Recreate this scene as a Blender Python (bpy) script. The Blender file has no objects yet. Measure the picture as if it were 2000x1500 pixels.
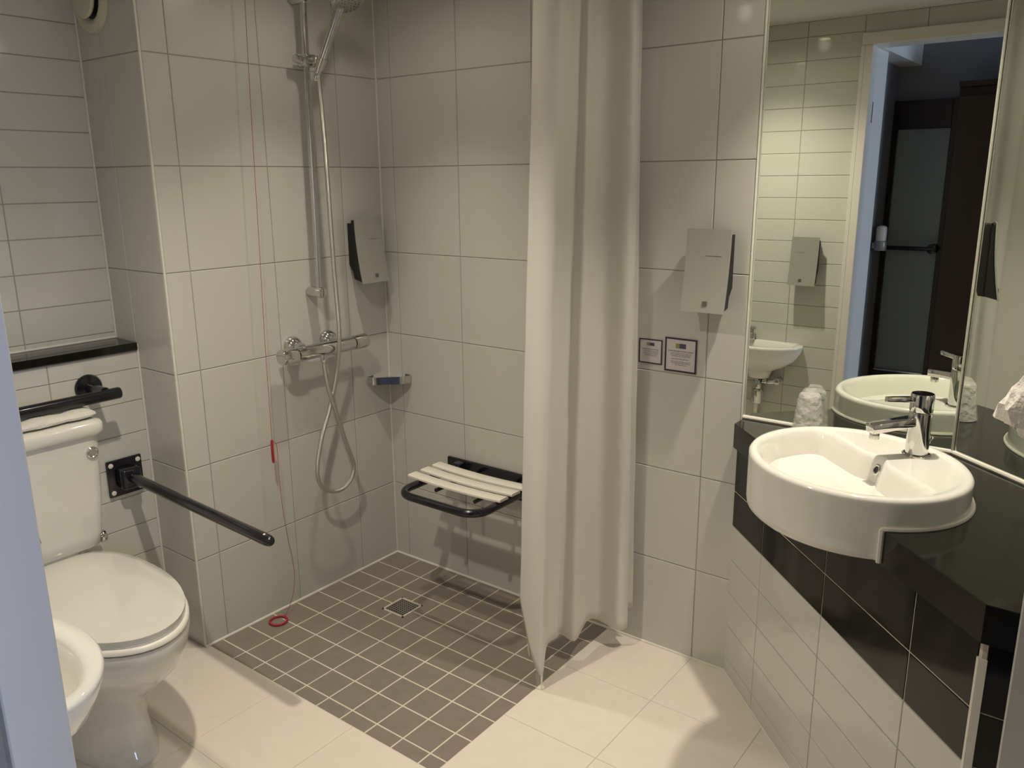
import bpy, bmesh, math, random
from mathutils import Vector, Matrix

random.seed(7)
scene = bpy.context.scene
COL = scene.collection
PI = math.pi

# ------------------------------------------------------------------ camera
cam_d = bpy.data.cameras.new('camera')
cam_d.sensor_width = 36.0
cam_d.lens = 1597.52 / 2000 * 36.0
cam_d.clip_start = 0.02
cam = bpy.data.objects.new('camera', cam_d)
COL.objects.link(cam)
yaw, pitch, roll = 0.6519, 0.2450, -0.0090
fwd = Vector((-math.sin(yaw) * math.cos(pitch), math.cos(yaw) * math.cos(pitch), -math.sin(pitch)))
rt = Vector((math.cos(yaw), math.sin(yaw), 0))
up = rt.cross(fwd)
r2 = rt * math.cos(roll) + up * math.sin(roll)
u2 = -rt * math.sin(roll) + up * math.cos(roll)
mw = Matrix((r2, u2, -fwd)).transposed().to_4x4()
mw.translation = (2.2199, -2.1367, 1.4545)
cam.matrix_world = mw
scene.camera = cam

# ------------------------------------------------------------------ world, light, exposure
world = bpy.data.worlds.new('world')
scene.world = world
world.use_nodes = True
world.node_tree.nodes['Background'].inputs[0].default_value = (0.55, 0.65, 1.0, 1)
world.node_tree.nodes['Background'].inputs[1].default_value = 0.3
scene.view_settings.view_transform = 'Standard'
scene.view_settings.look = 'None'
scene.view_settings.gamma = 1.0
scene.view_settings.use_curve_mapping = False
scene.view_settings.exposure = 0.25
WARM = (1.0, 0.90, 0.73)
# downlights: x, y, watts, beam angle, share of wide spill
LAMPS = [(0.44, -0.48, 22.0, 92, 0.085), (0.82, -1.27, 54.0, 126, 0.06), (1.74, -0.25, 55.0, 92, 0.05)]
SPILL_DEG = 172      # halogen beam with a weaker wide spill
# daylight from the window at the end of the corridor
day = bpy.data.lights.new('window_daylight', 'AREA')
day.shape = 'RECTANGLE'
day.size, day.size_y = 0.62, 1.3
day.energy = 60.0
day.color = (0.55, 0.68, 1.0)
day_o = bpy.data.objects.new('window_daylight', day)
COL.objects.link(day_o)
day_o.location = (3.93, -2.28, 1.35)
day_o.rotation_euler = (0, PI / 2, 0)          # facing -x

# ------------------------------------------------------------------ materials
def mat(name, base, rough=0.5, metal=0.0, spec=0.5, coat=0.0, var=0.0, vscale=8.0, bump=0.0, bscale=60.0,
        trans=0.0, alpha=1.0, ior=1.5, stretch=None):
    m = bpy.data.materials.new(name)
    m.use_nodes = True
    nt = m.node_tree
    p = nt.nodes['Principled BSDF']
    p.inputs['Base Color'].default_value = (*base, 1)
    p.inputs['Roughness'].default_value = rough
    p.inputs['Metallic'].default_value = metal
    p.inputs['Specular IOR Level'].default_value = spec
    p.inputs['Coat Weight'].default_value = coat
    p.inputs['Coat Roughness'].default_value = 0.05
    p.inputs['Transmission Weight'].default_value = trans
    p.inputs['Alpha'].default_value = alpha
    p.inputs['IOR'].default_value = ior
    tc = None
    if var > 0 or bump > 0:
        tc = nt.nodes.new('ShaderNodeTexCoord')
        mp = nt.nodes.new('ShaderNodeMapping')
        if stretch:
            mp.inputs['Scale'].default_value = stretch
        geo = nt.nodes.new('ShaderNodeNewGeometry')
        nt.links.new(geo.outputs['Position'], mp.inputs['Vector'])
    if var > 0:
        n = nt.nodes.new('ShaderNodeTexNoise')
        n.inputs['Scale'].default_value = vscale
        n.inputs['Detail'].default_value = 5
        nt.links.new(mp.outputs[0], n.inputs['Vector'])
        r = nt.nodes.new('ShaderNodeMix')
        r.data_type = 'RGBA'
        r.inputs['A'].default_value = (*[max(0, c * (1 - var)) for c in base], 1)
        r.inputs['B'].default_value = (*[min(1, c * (1 + var)) for c in base], 1)
        nt.links.new(n.outputs['Fac'], r.inputs['Factor'])
        nt.links.new(r.outputs['Result'], p.inputs['Base Color'])
    if bump > 0:
        n2 = nt.nodes.new('ShaderNodeTexNoise')
        n2.inputs['Scale'].default_value = bscale
        n2.inputs['Detail'].default_value = 3
        nt.links.new(mp.outputs[0], n2.inputs['Vector'])
        b = nt.nodes.new('ShaderNodeBump')
        b.inputs['Strength'].default_value = bump
        b.inputs['Distance'].default_value = 0.01
        nt.links.new(n2.outputs['Fac'], b.inputs['Height'])
        nt.links.new(b.outputs['Normal'], p.inputs['Normal'])
    return m

M = {}
M['tile'] = mat('wall_tile_white', (0.565, 0.555, 0.525), 0.25, coat=0.22, var=0.03, vscale=5, bump=0.015, bscale=9)
M['metro'] = mat('metro_tile_white', (0.60, 0.59, 0.545), 0.07, var=0.02, vscale=5, bump=0.025, bscale=7)
M['grout'] = mat('grout_grey_brown', (0.34, 0.31, 0.265), 0.9, var=0.1, vscale=40)
M['grout_light'] = mat('grout_cream', (0.66, 0.60, 0.50), 0.9, var=0.08, vscale=40)
M['silicone'] = mat('silicone_white', (0.70, 0.68, 0.615), 0.4, var=0.02, vscale=40)
M['grey_tile'] = mat('shower_tile_grey', (0.235, 0.200, 0.172), 0.42, var=0.14, vscale=26, bump=0.05, bscale=160)
M['floor_tile'] = mat('floor_tile_beige', (0.76, 0.69, 0.615), 0.38, var=0.05, vscale=22, bump=0.03, bscale=120)
M['floor_grout'] = mat('floor_grout_beige', (0.62, 0.56, 0.49), 0.9, var=0.06, vscale=40)
M['black'] = mat('black_granite', (0.010, 0.0098, 0.0072), 0.10, spec=0.5, var=0.3, vscale=130)
M['black_tile'] = mat('black_tile', (0.008, 0.0075, 0.006), 0.08, spec=0.28, var=0.2, vscale=60)
M['chrome'] = mat('chrome', (0.66, 0.655, 0.64), 0.07, metal=1.0, var=0.02, vscale=20)
M['satin'] = mat('satin_chrome', (0.62, 0.61, 0.57), 0.22, metal=1.0, var=0.05, vscale=60)
M['hose'] = mat('hose_metal', (0.62, 0.60, 0.55), 0.28, metal=1.0, bump=0.4, bscale=900)
M['enamel'] = mat('black_enamel', (0.006, 0.006, 0.011), 0.22, spec=0.5, coat=0.3, var=0.1, vscale=30)
M['ceramic'] = mat('white_ceramic', (0.78, 0.76, 0.71), 0.08, coat=0.4, var=0.01, vscale=6)
M['pan'] = mat('toilet_ceramic', (0.68, 0.66, 0.61), 0.1, coat=0.4, var=0.01, vscale=6)
M['plastic'] = mat('white_plastic', (0.80, 0.76, 0.68), 0.35, var=0.02, vscale=20)
M['cream_pl'] = mat('aged_cream_plastic', (0.62, 0.60, 0.47), 0.4, var=0.03, vscale=20)
M['silver'] = mat('silver_grey_plastic', (0.37, 0.365, 0.335), 0.35, metal=0.25, var=0.04, vscale=30)
M['dark_pl'] = mat('dark_plastic', (0.012, 0.011, 0.010), 0.4, var=0.1, vscale=30)
M['badge'] = mat('badge_grey', (0.14, 0.13, 0.11), 0.4, var=0.1, vscale=60)
M['red'] = mat('red_plastic', (0.36, 0.022, 0.030), 0.4, var=0.05, vscale=60)
M['paint'] = mat('white_gloss_paint', (0.74, 0.71, 0.66), 0.35, var=0.02, vscale=10)
M['plaster'] = mat('ceiling_plaster', (0.72, 0.70, 0.66), 0.8, var=0.03, vscale=30, bump=0.05, bscale=200)
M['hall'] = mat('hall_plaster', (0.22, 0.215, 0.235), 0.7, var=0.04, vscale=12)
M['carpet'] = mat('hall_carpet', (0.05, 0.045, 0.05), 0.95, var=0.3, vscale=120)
M['wood'] = mat('dark_wood', (0.024, 0.0095, 0.0055), 0.3, var=0.5, vscale=9, stretch=(6, 6, 0.6))
M['frost'] = mat('frosted_glass_panel', (0.26, 0.29, 0.30), 0.25, var=0.05, vscale=4)
M['mirror'] = mat('mirror_silver', (0.745, 0.785, 0.72), 0.0, metal=1.0, var=0.004, vscale=1)
M['mirror_edge'] = mat('mirror_edge_strip', (0.70, 0.70, 0.62), 0.25, metal=0.6, var=0.02, vscale=20)
M['sign'] = mat('sign_white', (0.62, 0.58, 0.60), 0.35, var=0.02, vscale=30)
M['navy'] = mat('navy_print', (0.030, 0.018, 0.045), 0.4, var=0.05, vscale=60)
M['purple'] = mat('purple_print', (0.075, 0.055, 0.14), 0.4, var=0.1, vscale=60)
M['green'] = mat('green_print', (0.27, 0.30, 0.12), 0.4, var=0.1, vscale=60)
M['ink'] = mat('grey_print', (0.27, 0.24, 0.235), 0.5, var=0.1, vscale=90)
M['towel'] = mat('white_terry', (0.80, 0.77, 0.70), 0.95, var=0.05, vscale=60, bump=0.6, bscale=420)

def curtain_mat():
    m = bpy.data.materials.new('curtain_cloth')
    m.use_nodes = True
    nt = m.node_tree
    nt.nodes.remove(nt.nodes['Principled BSDF'])
    out = nt.nodes['Material Output']
    d = nt.nodes.new('ShaderNodeBsdfDiffuse'); d.inputs[0].default_value = (0.91, 0.895, 0.86, 1)
    t = nt.nodes.new('ShaderNodeBsdfTranslucent'); t.inputs[0].default_value = (0.91, 0.885, 0.84, 1)
    g = nt.nodes.new('ShaderNodeBsdfGlossy'); g.inputs[0].default_value = (1, 1, 1, 1); g.inputs[1].default_value = 0.5
    geo = nt.nodes.new('ShaderNodeNewGeometry')
    n = nt.nodes.new('ShaderNodeTexNoise'); n.inputs['Scale'].default_value = 18; n.inputs['Detail'].default_value = 6
    nt.links.new(geo.outputs['Position'], n.inputs['Vector'])
    b = nt.nodes.new('ShaderNodeBump'); b.inputs['Strength'].default_value = 0.22; b.inputs['Distance'].default_value = 0.01
    nt.links.new(n.outputs['Fac'], b.inputs['Height'])
    for s in (d, t, g):
        nt.links.new(b.outputs['Normal'], s.inputs['Normal'])
    a1 = nt.nodes.new('ShaderNodeMixShader'); a1.inputs[0].default_value = 0.36
    a2 = nt.nodes.new('ShaderNodeMixShader'); a2.inputs[0].default_value = 0.04
    nt.links.new(d.outputs[0], a1.inputs[1]); nt.links.new(t.outputs[0], a1.inputs[2])
    nt.links.new(a1.outputs[0], a2.inputs[1]); nt.links.new(g.outputs[0], a2.inputs[2])
    nt.links.new(a2.outputs[0], out.inputs['Surface'])
    return m
M['curtain'] = curtain_mat()

def film_mat(name, col, clear, rough):
    m = bpy.data.materials.new(name)
    m.use_nodes = True
    nt = m.node_tree
    p = nt.nodes['Principled BSDF']
    p.inputs['Base Color'].default_value = (*col, 1)
    p.inputs['Roughness'].default_value = rough
    out = nt.nodes['Material Output']
    t = nt.nodes.new('ShaderNodeBsdfTransparent')
    geo = nt.nodes.new('ShaderNodeNewGeometry')
    n = nt.nodes.new('ShaderNodeTexNoise'); n.inputs['Scale'].default_value = 55; n.inputs['Detail'].default_value = 4
    nt.links.new(geo.outputs['Position'], n.inputs['Vector'])
    b = nt.nodes.new('ShaderNodeBump'); b.inputs['Strength'].default_value = 0.8; b.inputs['Distance'].default_value = 0.01
    nt.links.new(n.outputs['Fac'], b.inputs['Height'])
    nt.links.new(b.outputs['Normal'], p.inputs['Normal'])
    mx = nt.nodes.new('ShaderNodeMixShader'); mx.inputs[0].default_value = clear
    nt.links.new(p.outputs[0], mx.inputs[1]); nt.links.new(t.outputs[0], mx.inputs[2])
    nt.links.new(mx.outputs[0], out.inputs['Surface'])
    return m
M['film'] = film_mat('clear_wrapper_film', (0.80, 0.77, 0.72), 0.72, 0.12)
M['cup'] = film_mat('cloudy_plastic_cup', (0.80, 0.78, 0.74), 0.42, 0.2)
M['bag'] = film_mat('white_plastic_bag', (0.84, 0.78, 0.73), 0.06, 0.25)

def emit(name, col, s):
    m = bpy.data.materials.new(name)
    m.use_nodes = True
    p = m.node_tree.nodes['Principled BSDF']
    p.inputs['Base Color'].default_value = (0, 0, 0, 1)
    p.inputs['Emission Color'].default_value = (*col, 1)
    p.inputs['Emission Strength'].default_value = s
    return m
M['bulb'] = emit('lamp_glow', (1.0, 0.82, 0.58), 14.0)

# ------------------------------------------------------------------ mesh helpers
def root_loc(o):
    v = Vector((0, 0, 0))
    while o is not None:
        v += o.location
        o = o.parent
    return v

def obj(name, bm, m, parent=None, smooth=False, loc=None, auto=None):
    """link a bmesh given in world coordinates as one mesh object"""
    off = root_loc(parent)
    if loc is not None:
        off = Vector(loc)
    bmesh.ops.translate(bm, verts=bm.verts, vec=-off)
    bmesh.ops.recalc_face_normals(bm, faces=bm.faces)
    me = bpy.data.meshes.new(name)
    bm.to_mesh(me); bm.free()
    me.materials.append(M[m] if isinstance(m, str) else m)
    o = bpy.data.objects.new(name, me)
    COL.objects.link(o)
    if parent is not None:
        o.parent = parent
        if loc is not None:
            o.location = Vector(loc) - root_loc(parent)
    elif loc is not None:
        o.location = loc
    if smooth:
        ang = math.radians(auto if auto else 40)
        me.polygons.foreach_set('use_smooth', [True] * len(me.polygons))
        try:
            me.set_sharp_from_angle(angle=ang)
        except Exception:
            pass
    return o

def tag(o, label, cat, group=None):
    o['label'] = label; o['category'] = cat
    if group: o['group'] = group
    return o

def thing(name, loc, label, cat, group=None):
    o = bpy.data.objects.new(name, None)
    o.empty_display_size = 0.05
    COL.objects.link(o)
    o.location = loc
    return tag(o, label, cat, group)

def struct(name, bm, m, label=None, smooth=False):
    o = obj(name, bm, m, None, smooth)
    o['kind'] = 'structure'
    if label: o['label'] = label
    return o

def B():
    return bmesh.new()

def box(bm, lo, hi, bev=0.0, seg=2):
    lo = Vector(lo); hi = Vector(hi)
    r = bmesh.ops.create_cube(bm, size=1.0)
    vs = r['verts']
    for v in vs:
        v.co = Vector([(lo[i] + hi[i]) / 2 + v.co[i] * (hi[i] - lo[i]) for i in range(3)])
    if bev > 0:
        es = list({e for v in vs for e in v.link_edges})
        bmesh.ops.bevel(bm, geom=es, offset=bev, segments=seg, profile=0.5, affect='EDGES')
    return bm

def prism(bm, poly, z0, z1, bev=0.0):
    lo = [bm.verts.new((p[0], p[1], z0)) for p in poly]
    hi = [bm.verts.new((p[0], p[1], z1)) for p in poly]
    n = len(poly)
    f0 = bm.faces.new(lo[::-1]); f1 = bm.faces.new(hi)
    for i in range(n):
        bm.faces.new((lo[i], lo[(i + 1) % n], hi[(i + 1) % n], hi[i]))
    if bev > 0:
        es = [e for e in bm.edges if e.verts[0] in hi and e.verts[1] in hi]
        bmesh.ops.bevel(bm, geom=es, offset=bev, segments=2, profile=0.5, affect='EDGES')
    big = [f for f in bm.faces if len(f.verts) > 4]
    bmesh.ops.triangulate(bm, faces=big)
    return bm

def frame_from(dirv):
    d = dirv.normalized()
    a = Vector((0, 0, 1)) if abs(d.z) < 0.9 else Vector((1, 0, 0))
    x = d.cross(a).normalized()
    return x, d.cross(x).normalized()

def tube(bm, pts, r, seg=12, caps=True, closed=False):
    pts = [Vector(p) for p in pts]
    n = len(pts)
    rad = r if isinstance(r, (list, tuple)) else [r] * n
    rings = []
    px = None
    for i, p in enumerate(pts):
        if closed:
            t = pts[(i + 1) % n] - pts[i - 1]
        else:
            t = (pts[min(i + 1, n - 1)] - pts[max(i - 1, 0)])
        t.normalize()
        if px is None:
            x, y = frame_from(t)
        else:
            x = (px - t * px.dot(t))
            if x.length < 1e-5:
                x, y = frame_from(t)
            x.normalize(); y = t.cross(x).normalized()
        px = x
        rings.append([bm.verts.new(p + (x * math.cos(2 * PI * k / seg) + y * math.sin(2 * PI * k / seg)) * rad[i]) for k in range(seg)])
    m = n if closed else n - 1
    for i in range(m):
        a, b = rings[i], rings[(i + 1) % n]
        for k in range(seg):
            bm.faces.new((a[k], a[(k + 1) % seg], b[(k + 1) % seg], b[k]))
    if caps and not closed:
        bm.faces.new(rings[0][::-1]); bm.faces.new(rings[-1])
    return bm

def cyl(bm, p0, p1, r, seg=24, bev=0.0):
    """a turned cylinder; bev rounds both rims"""
    p0 = Vector(p0); p1 = Vector(p1)
    d = (p1 - p0); L = d.length; d.normalize()
    if bev > 0:
        ps = [p0, p0 + d * bev * 0.3, p0 + d * bev, p1 - d * bev, p1 - d * bev * 0.3, p1]
        rs = [r - bev, r - bev * 0.3, r, r, r - bev * 0.3, r - bev]
    else:
        ps = [p0, p1]; rs = [r, r]
    return tube(bm, ps, rs, seg)

def lathe(bm, prof, origin, axis=(0, 0, 1), seg=32, capb=True, capt=True):
    """prof: (radius, height) pairs along axis"""
    o = Vector(origin); d = Vector(axis).normalized()
    x, y = frame_from(d)
    rings = [[bm.verts.new(o + d * h + (x * math.cos(2 * PI * k / seg) + y * math.sin(2 * PI * k / seg)) * max(r, 1e-4)) for k in range(seg)] for r, h in prof]
    for i in range(len(rings) - 1):
        a, b = rings[i], rings[i + 1]
        for k in range(seg):
            bm.faces.new((a[k], a[(k + 1) % seg], b[(k + 1) % seg], b[k]))
    if capb: bm.faces.new(rings[0][::-1])
    if capt: bm.faces.new(rings[-1])
    return bm

def loft(bm, rings, caps=(True, True)):
    R = [[bm.verts.new(p) for p in r] for r in rings]
    n = len(R[0])
    for i in range(len(R) - 1):
        for k in range(n):
            bm.faces.new((R[i][k], R[i][(k + 1) % n], R[i + 1][(k + 1) % n], R[i + 1][k]))
    if caps[0]: bm.faces.new(R[0][::-1])
    if caps[1]: bm.faces.new(R[-1])
    return bm

def smooth_path(pts, sub=6, closed=False):
    """Catmull-Rom"""
    P = [Vector(p) for p in pts]
    n = len(P); out = []
    rng = n if closed else n - 1
    for i in range(rng):
        if closed:
            p0, p1, p2, p3 = P[i - 1], P[i], P[(i + 1) % n], P[(i + 2) % n]
        else:
            p0, p1, p2, p3 = P[max(i - 1, 0)], P[i], P[i + 1], P[min(i + 2, n - 1)]
        for k in range(sub):
            t = k / sub
            out.append(0.5 * ((2 * p1) + (p2 - p0) * t + (2 * p0 - 5 * p1 + 4 * p2 - p3) * t * t + (3 * p1 - p0 - 3 * p2 + p3) * t ** 3))
    if not closed:
        out.append(P[-1])
    return out

def sstep(t):
    t = max(0.0, min(1.0, t))
    return t * t * (3 - 2 * t)

# tiles -------------------------------------------------------------------
_tile_cache = {}
def tile_mesh(w, h, t, m, bev):
    key = (round(w, 4), round(h, 4), round(t, 4), m)
    if key in _tile_cache: return _tile_cache[key]
    bm = bmesh.new()
    def rect(a, b, z): return [bm.verts.new((sx * a, sy * b, z)) for sx, sy in ((-1, -1), (1, -1), (1, 1), (-1, 1))]
    r0 = rect(w / 2, h / 2, -t); r1 = rect(w / 2, h / 2, -bev); r2_ = rect(w / 2 - bev, h / 2 - bev, 0)
    for a, b in ((r0, r1), (r1, r2_)):
        for k in range(4):
            bm.faces.new((a[k], a[(k + 1) % 4], b[(k + 1) % 4], b[k]))
    bm.faces.new(r2_); bm.faces.new(r0[::-1])
    me = bpy.data.meshes.new('tile'); bm.to_mesh(me); bm.free()
    me.materials.append(M[m])
    _tile_cache[key] = me
    return me

def tiles(parent, origin, U, V, us, vs, m, joint=0.0026, t=0.006, bev=0.0012, name='tile', skip=None, wob=0.0005):
    """tiles between joint coordinates us (along U) and vs (along V); faces lie in the plane through origin, normal U x V"""
    U = Vector(U).normalized(); V = Vector(V).normalized(); N = U.cross(V)
    o = Vector(origin)
    rot = Matrix((U, V, N)).transposed()
    ql = []
    for i in range(len(us) - 1):
        for j in range(len(vs) - 1):
            a, b, c, d = us[i], us[i + 1], vs[j], vs[j + 1]
            mm = m(i, j, a, b, c, d) if callable(m) else m
            if mm is None or (skip and skip(a, b, c, d)): continue
            w, h = b - a - joint, d - c - joint
            if w < 0.006 or h < 0.006: continue
            e = bpy.data.objects.new(name, tile_mesh(w, h, t, mm, bev))
            COL.objects.link(e)
            jig = Matrix.Rotation(random.uniform(-wob, wob), 3, 'X') @ Matrix.Rotation(random.uniform(-wob, wob), 3, 'Y')
            mt = (rot @ jig).to_4x4()
            mt.translation = o + U * (a + b) / 2 + V * (c + d) / 2 - root_loc(parent)
            e.matrix_local = mt
            e.parent = parent
            ql.append(e)
    return ql

# ================================================================== THE ROOM
H = 2.125           # ceiling
YB = -1.7716        # door wall
XR = 2.30           # right wall
YA = -0.8694        # end of the shower's left wall
XU, XL = -0.3187, -0.197   # toilet wall above / below the ledge
ZL = 0.957          # ledge underside
YM = 0.010          # mirror plane
XM = 1.9265         # inner corner between the two mirrors
XE = 1.3975         # where the back wall's tiles end
ZC = 0.799          # counter top
GT = 0.0016          # grout depth behind the tile faces

# floors
bm = B(); box(bm, (-0.45, YB - 0.13, -0.12), (XR + 0.1, 0.1, -GT)); fl = struct('floor', bm, 'floor_grout', 'beige tiled bathroom floor')
XSH, YSH = 0.982, -0.8534
gx = [0.0, 0.380, 0.681, XSH, 1.282, 1.582, 1.882, 2.182, XR]
gy = [YB - 0.02, -1.465, -1.165, YSH, -0.565, -0.265, 0.0]
def fl_skip(a, b, c, d):
    return (b <= XSH + 1e-4 and c >= YSH - 1e-4) or (a + b) / 2 + (c + d) / 2 > 1.75
tiles(fl, (0, 0, 0), (1, 0, 0), (0, 1, 0), [-0.22] + gx, gy, 'floor_tile', joint=0.0016, skip=fl_skip, bev=0.0008)
bm = B(); box(bm, (0, YSH, -GT), (XSH, 0, -0.0012)); sh = struct('floor_shower', bm, 'grout_light', 'grey tiled shower floor with pale joints')
P_ = 0.0998
sx = [0.0] + [0.1264 + P_ * i for i in range(9)] + [XSH + 0.0015]
sy = [YSH - 0.0015] + [-(0.1075 + P_ * j) for j in range(7, -1, -1)] + [0.0]
DR = (0.283, -0.360, 0.383, -0.260)     # drain
tiles(sh, (0, 0, 0), (1, 0, 0), (0, 1, 0), sx, sy, 'grey_tile', joint=0.0052, t=0.0025, bev=0.0008, wob=0.003)

# left wall of the shower
bm = B(); box(bm, (-0.12, YA + 0.007, 0), (-GT, 0.02, H)); wl = struct('wall_left', bm, 'grout', 'white tiled shower wall carrying the shower rail')
zj = [0.0, 0.3, 0.6, 0.9, 1.2, 1.5, 1.8, 2.1, H]
tiles(wl, (0, 0, 0), (0, 1, 0), (0, 0, 1), [YA + 0.006, -0.7849, -0.4844, -0.1839, 0.0], zj, 'tile')
# back wall
bm = B(); box(bm, (-0.12, GT, 0), (XE - 0.004, 0.12, H)); wb = struct('wall_back', bm, 'grout', 'white tiled back wall behind the shower seat')
tiles(wb, (0, 0, 0), (1, 0, 0), (0, 0, 1), [0, 0.0686, 0.371, 0.673, 0.977, 1.283, XE - 0.003], zj, 'tile')
# recess beside the toilet
bm = B(); box(bm, (XU - 0.1, YA + GT, 0), (-0.004, YA + 0.1, H)); wr = struct('wall_recess', bm, 'grout', 'narrow white tiled side wall beside the toilet')
tiles(wr, (0, YA, 0), (1, 0, 0), (0, 0, 1), [XU, -0.2, -0.005], zj, 'tile')
# toilet wall, upper and lower
bm = B(); box(bm, (XU - 0.1, YB - 0.1, 0), (XU - GT, YA, H))
box(bm, (XU - 0.01, YB - 0.1, 0), (XL - GT, YA + 0.002, ZL)); wt = struct('wall_toilet', bm, 'grout', 'toilet wall of narrow white tiles')
yj = [YB, -1.739, -1.439, -1.139, YA]
tiles(wt, (XU, 0, 0), (0, 1, 0), (0, 0, 1), yj, [ZL + 0.026] + [0.1 * k for k in range(10, 22)] + [H], 'metro')
tiles(wt, (XL, 0, 0), (0, 1, 0), (0, 0, 1), yj, [0.1 * k for k in range(0, 10)] + [ZL - 0.002], 'metro')
# door wall with its opening
DX0, DX1, DZ = 1.193, 2.262, 2.0
bm = B()
box(bm, (XU - 0.1, YB - 0.12, 0), (DX0 - 0.02, YB - GT, H))
box(bm, (DX1 + 0.02, YB - 0.12, 0), (XR + 0.1, YB - GT, H))
box(bm, (DX0 - 0.02, YB - 0.12, DZ + 0.02), (DX1 + 0.02, YB - GT, H))
wd = struct('wall_door', bm, 'grout', 'wall of narrow white tiles around the doorway')
mz = [0.0] + [0.0596 + 0.1 * k for k in range(0, 21)] + [H]
tiles(wd, (0, YB, 0), (-1, 0, 0), (0, 0, 1), [-(DX0 - 0.045), -0.905, -0.605, -0.305, -0.005, 0.295, -XU], mz, 'metro')
tiles(wd, (0, YB, 0), (-1, 0, 0), (0, 0, 1), [-DX1 - 0.04, -2.005, -1.695, -1.395, -1.148], [DZ + 0.05, H], 'metro')
# right wall, wall behind the mirrors
bm = B(); box(bm, (XR, YB - 0.1, 0), (XR + 0.1, -0.2, H)); struct('wall_right', bm, 'tile', 'right hand wall')
bm = B(); box(bm, (2.1585 + GT, -0.90 + GT, 0), (XR + 0.05, -0.80, H)); wn = struct('wall_nib', bm, 'grout', 'short white tiled wall end at the right of the vanity')
tiles(wn, (0, -0.90, 0), (1, 0, 0), (0, 0, 1), [2.1585, XR], zj, 'tile')
tiles(wn, (2.1585, 0, 0), (0, -1, 0), (0, 0, 1), [0.80, 0.90], zj, 'tile')
PH = math.radians(40.0)
MD = Vector((math.cos(PH), -math.sin(PH), 0)); MN = Vector((-math.sin(PH), -math.cos(PH), 0))
ML = (XR - XM) / math.cos(PH)
bm = B(); box(bm, (XE - 0.004, YM + 0.008, 0), (XM + 0.03, 0.14, H))
c0 = Vector((XM, YM, 0)) - MN * 0.008; c1 = c0 + MD * (ML + 0.12)
prism(bm, [c0[:2], c1[:2], (c1 - MN * 0.1)[:2], (c0 - MN * 0.1)[:2]], 0, H)
struct('wall_vanity', bm, 'tile', 'angled wall behind the mirrors')
# ceiling
bm = B(); box(bm, (XU - 0.1, YB - 0.12, H), (XR + 0.1, 0.14, H + 0.1)); struct('ceiling', bm, 'plaster', 'white ceiling')

# edge trims and silicone joints
n_tr = [0]
def trim(bm, m, label):
    n_tr[0] += 1
    return struct('trim_%d' % n_tr[0], bm, m, label)
bm = B(); box(bm, (-0.004, YA - 0.0006, 0), (0.0006, YA + 0.006, H), 0.0005, 1); trim(bm, 'silicone', 'white edge strip at the end of the shower wall')
bm = B(); box(bm, (XE - 0.003, -0.0012, ZC - 0.1), (XE + 0.0005, YM, H), 0.0008, 1); trim(bm, 'silicone', 'white edge strip beside the mirror')
def bead(p0, p1, r=0.0035, m='silicone'):
    bm = B(); tube(bm, [p0, p1], r, 8); return bm
trim(bead((0.0015, -0.0015, 0), (0.0015, -0.0015, H)), 'silicone', 'silicone joint up the shower corner')
trim(bead((0.001, YA, 0.001), (0.001, 0, 0.001), 0.005), 'silicone', 'silicone joint under the shower wall')
trim(bead((0, -0.001, 0.001), (XE - 0.01, -0.001, 0.001), 0.005), 'silicone', 'silicone joint under the back wall')
trim(bead((XU + 0.002, YA - 0.002, ZL + 0.03), (XU + 0.002, YA - 0.002, H), 0.0035), 'silicone', 'silicone joint in the upper toilet recess corner')
trim(bead((XL + 0.002, YA - 0.002, 0), (XL + 0.002, YA - 0.002, ZL + 0.02), 0.0035), 'silicone', 'silicone joint in the lower toilet recess corner')
trim(bead((XE, YM - 0.002, ZC + 0.004), (XM, YM - 0.002, ZC + 0.004), 0.0055), 'silicone', 'silicone joint under the back mirror')
pa = Vector((XM, YM, ZC + 0.004)) + MN * 0.002
trim(bead(pa, pa + MD * ML, 0.0055), 'silicone', 'silicone joint under the angled mirror')
trim(bead((XU + 0.001, YB, ZL + 0.0265), (XU + 0.001, YA, ZL + 0.0265), 0.0035), 'silicone', 'silicone joint behind the black ledge')

# ledge over the cistern
bm = B(); box(bm, (XU + 0.001, YB + 0.002, ZL), (XL + 0.010, YA - 0.004, ZL + 0.024), 0.002, 1)
tag(obj('ledge', bm, 'black', None, loc=(XL, -1.3, ZL)), 'long black polished stone ledge above the toilet cistern', 'ledge')

# mirrors
bm = B(); box(bm, (XE + 0.001, YM, ZC + 0.002), (XM - 0.001, YM + 0.006, H - 0.002))
tag(obj('wall_mirror', bm, 'mirror', None, loc=(1.66, YM, ZC)), 'tall frameless mirror on the back wall behind the wash basin', 'mirror')
bm = B()
q0 = Vector((XM, YM, 0)) + MD * 0.004; q1 = Vector((XM, YM, 0)) + MD * (ML - 0.004)
prism(bm, [q0[:2], q1[:2], (q1 - MN * 0.006)[:2], (q0 - MN * 0.006)[:2]], ZC + 0.002, H - 0.002)
tag(obj('wall_mirror', bm, 'mirror', None, loc=(q0.x, q0.y, ZC)), 'angled mirror at the right edge reflecting the soap dispenser and curtain', 'mirror')
bm = B(); pm = Vector((XM, YM, 0)) + MN * 0.001 + Vector((-0.001, -0.001, 0))
tube(bm, [pm + Vector((0, 0, ZC)), pm + Vector((0, 0, H))], 0.0032, 8); trim(bm, 'mirror_edge', 'bright strip where the two mirrors meet')

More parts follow.
